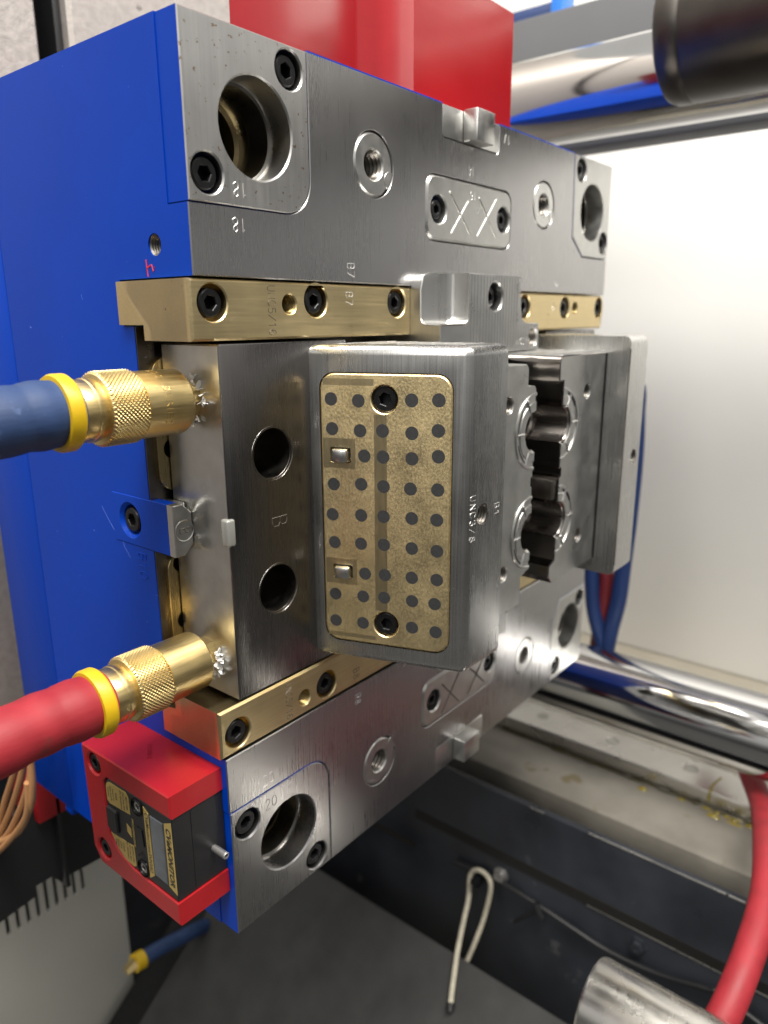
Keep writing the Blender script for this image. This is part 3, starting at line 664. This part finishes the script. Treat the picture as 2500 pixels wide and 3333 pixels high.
# ================================================================== couplings with hoses
def hose(label, zc, tubemat, path, mark):
    t = thing("coolant_hose", (-20, 22, zc), label, "hose", "coolant hoses plugged into the near slide")
    FH = (Vector((0, 0, 0)), Vector((0, 1, 0)), Vector((0, 0, 1)), Vector((-1, 0, 0)))     # depth runs to -x
    c = 22
    mb = MB(); lathe(mb, [(9.1, -10.3), (9.1, -1)], FH, c, zc, 6, cap0=True, a0=0, a1=360); one("hex_nipple", mb, BRASS_C, t, 20)
    mb = MB(); lathe(mb, [(8, -3.4), (13.0, -3.4), (14.1, -2.2), (14.2, -1), (14.2, 19.2), (13.6, 19.8), (8, 19.8)], FH, c, zc, 72)
    b = one("coupling_body", mb, BRASS_C, t)
    # knurled sleeve: real diamonds
    mb = MB(); na, nx_ = 208, 37; L0, L1 = 19.6, 36.2; vs = []; fsx = []
    for j in range(nx_):
        d = L0 + (L1 - L0) * j / (nx_ - 1)
        for i in range(na):
            a = 2 * pi * i / na; p, q = 52 * a / (2 * pi), (d - L0) / 1.85
            k = (1 - abs(2 * ((p + q) % 1) - 1)); k2 = (1 - abs(2 * ((p - q) % 1) - 1))
            edge = min(1, min(d - L0, L1 - d) / .8)
            r = 14.35 + .75 * min(k, k2) * 2 * .75 * edge - .25 * (1 - edge)
            vs.append(FH[0] + FH[1] * (c + r * cos(a)) + FH[2] * (zc + r * sin(a)) + FH[3] * d)
    for j in range(nx_ - 1):
        for i in range(na): fsx.append((j * na + i, j * na + (i + 1) % na, (j + 1) * na + (i + 1) % na, (j + 1) * na + i))
    mb.add(vs, fsx); lathe(mb, [(14.2, L1), (12.2, L1 + .6)], FH, c, zc, 72); lathe(mb, [(14.2, L0), (12.2, L0 - .1)], FH, c, zc, 72)
    link("knurled_sleeve", mb.mesh("knurled_sleeve", BRASS_C, 28, True), t)
    mb = MB(); lathe(mb, [(12.4, 35), (12.4, 38), (12.9, 39), (12.9, 40.5), (12.5, 41), (12.7, 47), (11, 50)], FH, c, zc, 72); one("hose_barb", mb, BRASS_C, t)
    mb = MB(); lathe(mb, [(12, 47.2), (14.6, 47.4), (15.2, 48.2), (15.2, 52.2), (14.6, 53.4), (12, 53.6)], FH, c, zc, 72, close=True); one("ferrule", mb, YELLOW, t)
    pts = spline(path, 10); mb = MB()
    rr = [12.6 + .25 * sin(i * .7) + (1.0 if 3 < i < 16 else .5) * .6 for i in range(len(pts))]
    tube(mb, pts, rr, 40); one("hose_tube", mb, tubemat, t)
    if mark:
        def wrap(a, b, c_):      # a runs round the body from top to bottom, b across it towards the tip
            th = radians(90 + 62) + a / 14.2
            return Vector((-(10.2 - b), c + (14.15 + c_) * cos(th), zc + (14.15 + c_) * sin(th)))
        letters("300  SERIES", (0, 0, 0), (1, 0, 0), (0, 1, 0), 4.6, BRASS_C, b, "stamped_lettering", .22, wrap=wrap, width=30)
    # torn thread tape at the joint
    r2 = random.Random(int(zc)); mb = MB()
    lathe(mb, [(7.2, -10.3), (7.8, -9.4), (7.0, -8.5)], FH, c, zc, 30)
    def rag(p0, dirs, wdt):
        p = Vector(p0); L = [p.copy()]; d = Vector(dirs).normalized()
        for i in range(5):
            d = (d + Vector([r2.uniform(-.55, .55) for _ in range(3)])).normalized(); d.x = min(d.x, .15) ; p = p + d * r2.uniform(.6, 1.3); p.x = min(p.x, 10.0); L.append(p.copy())
        tube(mb, L, [wdt * r2.uniform(.6, 1.3) for _ in L[:-1]] + [.1], 6, flat=.22)
    n_ = 16 if mark else 34
    for i in range(n_):
        th = radians(r2.uniform(95, 265)) if mark else radians(r2.uniform(150, 250))
        rr_ = r2.uniform(7.6, 9.6); p0 = (r2.uniform(8.4, 10), c + rr_ * cos(th), zc + rr_ * sin(th))
        rag(p0, (r2.uniform(-.4, .1), cos(th) - .4, sin(th) - (0 if mark else .8)), r2.uniform(.5, 1.0) if mark else r2.uniform(.6, 1.3))
    if mark:
        for k in range(4): rag((9.2, 11.5, 269 + k * .5), (0, -1.0, 1.2), .5)
    one("thread_tape", mb, TAPE, t)
    return t
hose("blue rubber water hose with yellow ferrule and knurled brass coupling", 271.4, HOSEB, [(-46, 22, 271.4), (-58, 22, 271.3), (-72, 22.2, 270.4), (-100, 22, 268), (-150, 24, 262), (-210, 40, 250)], True)
hose("red rubber water hose with yellow ferrule and knurled brass coupling", 147, HOSER, [(-46, 22, 147), (-58, 22, 147.3), (-74, 22.2, 147.6), (-92, 22, 147), (-130, 24, 142), (-200, 40, 120)], False)

# ================================================================== cycle counter in its red bracket
cc = thing("cycle_counter", (-15, 40, 26), "black cycle counter with gold labels in a red bracket on the blue side", "counter")
mb = MB()
ol = [(4.4, 96.2), (80, 95), (79, 34), (73, 26.2), (3.6, 25.8), (3.8, 38.2), (40.6, 38.2)] + [(54, 42), (61.5, 50), (62, 77)] + arc(57, 78.5, 5, 0, 90, 5) + [(4.2, 84.3)]
prism(mb, ol, [circle(69.4, 87.0, 5.8, 28), circle(68.4, 36.6, 5.8, 28)], FX, -30, -.1, ch=.7, hch=.9)
br = one("bracket", mb, RED, cc)
for y, z in ((69.4, 87.0), (68.4, 36.6)): bolt(B45, (-29.3, y, z), RX_, br, .4)
# pad-stamped number in the red paint
letters("Z-001 D2", (-13, 44, 95.95), (.55, .83, 0), (-.83, .55, 0), 3.4, RED, br, "stamped_number", .08)
mb = MB()
ol = [(4.8, 38.8), (40.4, 38.8), (53.6, 42.6), (61, 50.4), (61.4, 77)] + arc(56.8, 78.3, 4.6, 0, 90, 5) + [(4.8, 83.8)]
prism(mb, ol, [], FX, -29.4, -.1, ch=.5)
hs = one("counter_housing", mb, BLACKP, cc)
XL = -29.45
def lab(name, pts, mt, parent, h=.18, x=XL):
    mb = MB(); prism(mb, pts, [], FX, x - h, x + .1, ch=.05); return one(name, mb, mt, parent)
l1 = lab("label_plate", [(60.4, 70), (60.4, 76.4)] + arc(56.2, 77.6, 4, 10, 90, 4) + [(44.5, 82)] + arc(44, 78.2, 4.2, 95, 175, 4) + [(39.8, 70.4), (58, 68.6)], GOLD, hs)
l2 = lab("label_plate", [(60.2, 50.6), (39.4, 52.4), (38.9, 41), (41, 39.7), (48.6, 40.2), (54, 43.4)], GOLD, hs)
l3 = lab("label_plate", [(11, 79.2), (5.4, 82), (5.0, 42.4), (11, 44.4)], GOLD, hs)
l4 = lab("label_plate", [(27.6, 81), (23.6, 78.6), (23.0, 43.8), (27.2, 40.4)], GOLD, hs)
DN = (0, 0, -1); RT = (0, -1, 0)                   # the counter is mounted sideways: its writing runs downwards
tx = lambda s, y, z, h, p, mt=INK, sh=0., wd=None, bd=.012: letters(s, (XL - .18, y, z), DN, RT, h, mt, p, "printed_text", .03, shear=sh, width=wd, bold=bd)
tx("CVeMONITOR", 8.1, 61.6, 5.0, l3, INK, .25, 32, .035)
tx("CVeMonitor.com/INNV62", 25.3, 61.4, 3.6, l4, INK, .2, 33.5)
for i, (s, y) in enumerate((("MECOME", 42.0), ("CIN Code View", 44.6), ("EU Ejections", 47.0), ("RES", 51.4), ("Insert to", 54.0), ("Reset Interval", 56.2), ("Counter", 58.4))): tx(s, y, 75.8 - i * .1, 2.0, l1, INK, 0, (7.5, 10.5, 10.5, 4, 7, 8.5, 6)[i])
for i, (s, y) in enumerate((("RECORD AND", 40.8), ("LCD Code Start", 43.2), ("Ent. Diameters", 45.4), ("CLEAR", 49.0), ("LENS", 51.4), ("Alternate", 53.6), ("Slide", 55.6))): tx(s, y, 47.2, 2.0, l2, INK, 0, (9.5, 10, 10, 5.5, 4, 5, 3.5)[i])
tx("PROGRESSIVE", 38.3, 60.8, 2.4, hs, GOLD, 0, 16)
mb = MB()
for k in range(4): tube(mb, [(XL - .05, 44.2, 63.2 - k * 1.3), (XL - .05, 40.4, 61.2 - k * 1.3)], .2, 5)
one("printed_chevrons", mb, GOLD, hs)
mb = MB(); prism(mb, [(22.4, 78.4), (11.6, 78.8), (11.4, 44.6), (22.2, 45.2)], [], FX, XL - .5, XL + .1, ch=.4); one("counter_window", mb, GLASS, hs)
mb = MB(); prism(mb, rrect(51.4, 61, 53.4, 67.2, 2), [], FX, XL - 1.4, XL + .1, ch=.7); one("push_pad", mb, BLACKP, hs)
mb = MB()
for pts in ([(35, 66), (30.4, 66), (29.6, 57)], [(35.5, 49.5), (33, 52), (29.5, 49)]): tube(mb, [(XL - .1, a, b) for a, b in pts], .5, 6)
one("moulded_ridge", mb, BLACK, hs)
for y, z in ((32.7, 78.2), (32.2, 43.4)):
    mb = MB(); lathe(mb, [(4.6, XL - .7), (4.7, XL + .2), (3.6, XL - .75), (3.4, XL + .3), (.01, XL + .3)], FX, y, z, 28); o = one("screw_well", mb, BLACK, hs)
    bolt(bolt_mesh(2.9, PINGREY, "cap_screw"), (XL - .1, y, z), RX_, o, .7)
mb = MB(); lathe(mb, [(1.6, 4.9), (1.8, 2.5), (1.8, -4.4), (1.5, -4.8), (1.0, -4.8), (.8, -2), (.01, -2)], FY, -7.2, 55, 24); one("plunger_pin", mb, PINGREY, cc)
mb = MB(); tube(mb, [(-19, 4.75, 83), (-19, 4.75, 39.5)], .12, 5); one("moulding_seam", mb, BLACK, hs)

# ================================================================== red block standing on the mould, and its twin below
rb = MB()
prism(rb, [(52, 30), (136, 30), (138, 31.5)] + [(138 + 35 * t, 31 + 17 * sin(pi * t) ** .8 - 10 * t) for t in [q / 16 for q in range(1, 16)]] + [(174, 20), (282, 20), (282, 100), (112, 100)], [], FZ, 497, 420.3, ch=1.)
o = one("red_block", rb, RED_G, None, 40); tag(o, "tall red painted block standing on top of the blue mould", "block")
o = box("red_block", (60, 150, 24, 110, -27, -.3), RED, None, 1.); tag(o, "red painted block peeking out under the lower edge of the mould", "block")

# ================================================================== tie bars, sleeve, guard rails
def cyl(name, x, z, r, y0, y1, mt, label, cat, ch=2., seg=64, group=None):
    mb = MB(); lathe(mb, [(.01, y1), (r - ch, y1), (r - ch * .3, y1 - ch * .3), (r, y1 - ch), (r, y0), (.01, y0)], FY, x, z, seg)
    return tag(one(name, mb, mt), label, cat, group)
cyl("tie_bar", 480, 496, 37, -300, 290, CHROME, "chrome tie bar running behind the red block at top right", "tie bar", group="chrome tie bars of the press")
cyl("tie_bar", 480, -60, 37, -300, 290, CHROME, "chrome tie bar running past the lower right corner of the mould", "tie bar", group="chrome tie bars of the press")
mb = MB(); lathe(mb, [(.01, -30), (40, -30), (46, -33), (48.5, -38), (48.5, -48), (47.6, -50), (48.5, -52), (48.5, -700), (.01, -700)], FY, 430, 510, 72)
tag(one("guide_sleeve", mb, SLEEVE), "dark bronze sleeve with rounded rim in front of the top tie bar", "sleeve")
cyl("guide_rod", 184, -120, 28, -330, -118, ROD, "bright round steel rod end at the bottom right corner", "rod", 3.)
tag(box("guard_rail", (560, 600, -900, 420, 470, 600), GREYB, None, 3.), "grey guard rail above and behind the top tie bar", "rail")
gr = thing("frame_post", (640, 190, 560), "bright blue frame post glimpsed at the top edge behind the grey rail", "post")
box("post", (622, 650, 158, 172, 560, 700), SKYBLUE, gr, 1.); box("cross_member", (624, 648, 172.5, 330, 618, 634), DKBLUE, gr, 1.)

# ================================================================== setting: door, bed, platen
tag(box("guard_door", (900, 912, -430, 700, -205, 1000), WHITE, None, 2.), "large plain white guard door behind the mould on the right", "door")
tag(box("door_ledge", (700.5, 960, -195, 700, -262, -206), LEDGE, None, 3.), kind="structure")
tag(box("bed_surface", (425, 700, -195, 420, -200, -166), CREAM, None, 1.), kind="structure")
rl = thing("linear_rail", (526, 0, -166), "pale linear guide rail with counterbored holes lying on the cream bed", "rail")
mb = MB(); prism(mb, [(503, -235), (551, -235), (551, 300), (503, 300)], [circle(531, 7 - 85 * k, 7, 28) for k in range(-2, 3)], FZ, -150, -165.9, ch=1.5, hch=.6)
one("rail_body", mb, RAILM, rl)
for k in range(-2, 3):
    mb = MB(); lathe(mb, [(6.6, -150.6), (.01, -150.4)], FZ, 531, 7 - 85 * k, 24); one("hole_plug", mb, GREYP, rl)
mb = MB()
r2 = random.Random(3)
pts = [(495 + r2.uniform(-3, 3), -165 + 14 * i * -1, -164.5) for i in range(0, 24)]
for i in range(34):
    y = -40 - r2.random() ** .7 * 170; x = 499 - abs(r2.gauss(0, 5)); mb.add(*(lambda c0, rx, ry, hz: ([(c0[0] + rx * cos(t) * s_, c0[1] + ry * sin(t) * s_, c0[2] + hz * (1 - s_ * s_)) for s_ in (.3, .7, 1.) for t in [2 * pi * q / 10 for q in range(10)]], [tuple(range(10))] + [(j * 10 + q, j * 10 + (q + 1) % 10, (j + 1) * 10 + (q + 1) % 10, (j + 1) * 10 + q) for j in range(2) for q in range(10)]))((x, y, -166), r2.uniform(1.5, 4), r2.uniform(2, 9), r2.uniform(.8, 2.4)))
tube(mb, spline([(502, -104, -160), (502.6, -105, -150), (516, -104, -149.8), (534, -107, -149.8)], 5), [1.2] * 16, 8, flat=.35)
pts_ = [(501.5 - abs(r2.gauss(0, 1.5)), 130 - 7 * k, -165.6) for k in range(44)]
tube(mb, pts_, [r2.uniform(.8, 3.6) for _ in pts_], 8, mi=1, flat=.45)
tag(one("grease_smear", mb, [OIL, GRIME]), "yellow grease squeezed out along the foot of the pale rail", "grease", kind="stuff")
tag(box("bed_side", (371, 379, -300, 420, -460, -150), BLACKSIDE, None, 2.), kind="structure")
mb = MB(); prism(mb, [(-290, -226), (160, -226), (160, -215), (-290, -215)], [], FX, 370.4, 372)
o = tag(one("bed_groove", mb, DEEP), kind="structure")
mb = MB(); prism(mb, [(160, -266), (240, -266), (240, -259), (160, -259)], [], FX, 370.4, 372); tag(one("bed_groove", mb, DEEP), kind="structure")
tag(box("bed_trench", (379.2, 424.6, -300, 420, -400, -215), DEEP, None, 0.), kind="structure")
mb = MB(); r4_ = random.Random(5); yy = -295
while yy < 30:
    L = r4_.uniform(6, 30)
    if yy < -60 or r4_.random() < .35: tube(mb, [(371.3, yy, -150.4), (371.3, min(yy + L, 40), -150.4)], r4_.uniform(.5, 1.0), 5)
    yy += L + r4_.uniform(0, 3)
tube(mb, [(370.6, -290, -226.6), (370.6, -40, -226.6)], .55, 5)
tag(one("worn_edge", mb, RAILM), kind="structure")
A38 = radians(38)
FC = (Vector((300, 0, -290)), Vector((-cos(A38), 0, -sin(A38))), Vector((0, 1, 0)), Vector((sin(A38), 0, -cos(A38))))
mb = MB(); prism(mb, [(0, -700), (420, -700), (420, 347), (0, 347)], [], FC, 0, 6, ch=1.); tag(one("drop_chute", mb, CHUTE), "dark grey sloping rubber covered drop chute below the mould", "chute")
mb = MB(); prism(mb, [(-20, 347.4), (420, 347.4), (420, 386), (-20, 386)], [], FC, 3, 60, ch=1.); tag(one("chute_edge", mb, BLACK), "black steel edge strip along the far side of the chute", "strip")
tag(box("machine_base", (-700, 900, 620, 640, -900, -100), BLACKSIDE, None, 2.), kind="structure")
tag(box("shop_floor", (-3000, 3000, -3000, 3000, -905, -900), FLOOR, None, 0.), kind="structure")

# platen with T-slot
pl = thing("platen", (200, 320, -100), "sandy grey cast platen with a black vertical slot behind the blue mould", "platen")
mb = MB(); prism(mb, [(-260, -30), (108.6, -30), (108.6, 900), (-260, 900)], [], FY, 300, 360, ch=1.); one("platen_face", mb, PLATEN, pl)
mb = MB(); prism(mb, [(134, -30), (700, -30), (700, 900), (134, 900)], [], FY, 300, 360, ch=3.); one("platen_face", mb, PLATEN, pl)
box("slot_floor", (104, 140, 352, 366, -30, 900), BLACKSIDE, pl, 0)
box("slot_lip", (109.2, 113, 308, 350, -30, 900), BLACKP, pl, .5); box("slot_lip", (128, 133.6, 310, 350, -30, 900), BLACKP, pl, .5)
# black shrouds under the platen, with a tan cable loop in front
sh = thing("shroud", (0, 260, -110), "black folded sheet shroud hanging below the blue mould at lower left", "shroud")
mb = MB(); prism(mb, [(-120, -118), (-31, -108), (-3, -104), (-3, -96), (9, -96), (18, -108), (18, -30), (-120, -30)], [], FY, 230, 234, ch=.5); one("shroud_panel", mb, BLACKP, sh)
mb = MB(); prism(mb, [(18.4, -108), (60, -110.5), (60, -20), (18.4, -20)], [], FY, 236, 240, ch=.5); one("shroud_panel", mb, BLACKP, sh)
box("shroud_fold", (16.2, 19.6, 224, 240, -107.6, -30), BLACKP, sh, .6)
mb = MB(); prism(mb, [(-400, -900), (154, -900), (154, -180), (-400, -180)], [rrect(x - 2, x + 2, -273, -214, 1.8, 3) for x in (33, 43, 53, 63, 72.5, 82, 91.5, 101, 110.5)], FY, 400, 404, ch=1., hch=.2)
o = one("control_cabinet", mb, GREYP); tag(o, "pale grey cabinet with a row of vent slots at lower left", "cabinet")
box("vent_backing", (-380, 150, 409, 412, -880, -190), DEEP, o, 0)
cb = MB()
strands = [[(172, 48), (180, 34), (191, 18), (203, 1), (217, -22), (226, -40)], [(156, 60), (163, 46), (170, 33), (189, 5), (210, -22), (222, -35), (236, -48)], [(146, 66), (149, 53), (155, 39), (172, 13), (199, -20), (222, -40), (240, -56)], [(146, 58), (149, 37), (157, 19), (180, -9), (214, -34), (231, -45), (250, -55)], [(152, 40), (156, 22), (167, 5), (195, -23), (225, -50), (240, -64)]]
cs = thing("cable_coil", (-25, 190, -40), "coil of tan cables hanging beside the blue mould at the left edge", "cable")
for i, st in enumerate(strands):
    mb = MB(); tube(mb, spline([(-25 - i * 1.2, a, b) for a, b in st], 8), 2.1, 12); one("cable_strand", mb, TAN, cs)

# small blue hose far down between cabinet and chute
bh = thing("water_hose", (120, 330, -331), "small blue hose with yellow fitting low between cabinet and chute", "hose")
mb = MB(); tube(mb, spline([(124, 330, -331.6), (146, 330, -334.4), (169, 330, -340), (190, 332, -347), (215, 340, -362), (240, 356, -390)], 8), 7.6, 20); one("hose_tube", mb, HOSEB, bh)
mb = MB(); tube(mb, [(119, 330, -330.6), (129, 330, -332.2)], 9.2, 24); one("ferrule", mb, YELLOW, bh)
mb = MB(); tube(mb, [(109, 330, -333), (120, 330, -330.8)], [5.2, 7], 6); one("fitting", mb, BRASS_C, bh)

# hoses hanging behind the far slide
def simple_hose(name, pts, r, mt, label, group=None):
    mb = MB(); tube(mb, spline(pts, 10), r, 24); return tag(one(name, mb, mt), label, "hose", group)
simple_hose("water_hose", [(530, 56, 110), (540, 51, 60), (540, 48, 33), (540, 43, -5), (540, 31, -41), (540, 22, -70)], 8, DKBLUE, "dark blue hose hanging straight down by the far right corner insert", "hoses hanging behind the far slide")
simple_hose("water_hose", [(548, 40, 90), (548, 37, 42), (548, 34, 34), (548, 34, 13), (548, 36, -15), (548, 40, -60)], 8, DKRED, "short red hose glimpsed between the two dark blue hoses", "hoses hanging behind the far slide")
simple_hose("water_hose", [(528, 40, 266), (540, 17, 242), (540, 13, 212), (540, 11, 165), (540, 12, 101), (540, 14, 53), (540, 16, 13), (540, 22, -25), (540, 26, -60)], 8.5, DKBLUE, "dark blue hose bowing out in front of the white door", "hoses hanging behind the far slide")

# big red hose at the right edge
simple_hose("air_hose", [(575, -80, -108), (539, -118, -109), (505, -138, -118), (450, -160, -112), (357, -181, -88), (311, -190, -90), (270, -192, -99), (236, -190, -114), (215, -186, -129), (190, -180, -160)], 10, HOSER, "bright red hose curving down the lower right edge")

# cord, cable and nut on the black bed side
cr_ = thing("hook_cord", (366, 74, -255), "looped dirty white cord hanging from a hook on the black bed", "cord")
mb = MB(); tube(mb, spline([(266.3, 41.5, -309), (278.4, 47.1, -299.5), (289, 51.6, -291), (302, 57.5, -285.5), (330, 69, -279), (350, 76.5, -272), (362, 82, -253), (363, 71, -243), (362, 58, -252), (355, 60.2, -288.5), (340, 63, -315), (326, 66, -335)], 8), 2.5, 12); one("cord_loop", mb, ROPE, cr_)
mb = MB(); tube(mb, [(267, 41.8, -308.6), (262, 39, -312.5)], [4.2, 3.4], 12); one("cord_tip", mb, BLACKP, cr_)
mb = MB(); tube(mb, [(372, 72, -254), (356, 72, -254), (354, 72, -250)], 5, 14); one("hook", mb, BLACK, cr_)
cbk = thing("sensor_cable", (367, 0, -251), "thin black cable tied along the black side of the bed", "cable")
mb = MB(); tube(mb, spline([(366, 104, -251), (366, 50, -247), (366, 4, -251), (366, -30, -256), (366, -66, -260), (366, -110, -256), (366, -150, -245), (366, -165, -244), (366, -230, -262)], 8), 2.6, 10); one("cable_run", mb, BLACKP, cbk)
mb = MB(); tube(mb, [(362, 30, -281), (362, 4, -251)], 1.8, 8); tube(mb, [(361, 8, -246), (361, 0, -258)], 3.6, 8); one("cable_tie", mb, BLACKP, cbk)
for y, z in ((-90, -241), (51, -242)):
    mb = MB(); lathe(mb, [(8, 370.8), (8, 369), (5.6, 368.8), (5.6, 364), (2.5, 363.8), (.01, 365)], FX, y, z, 6 if y < 0 else 24)
    tag(one("bed_screw", mb, BLACKSIDE if y < 0 else PINGREY), "dark hex nut on the black bed beside the cable" if y < 0 else "pale round screw on the black bed beside the cord hook", "screw")
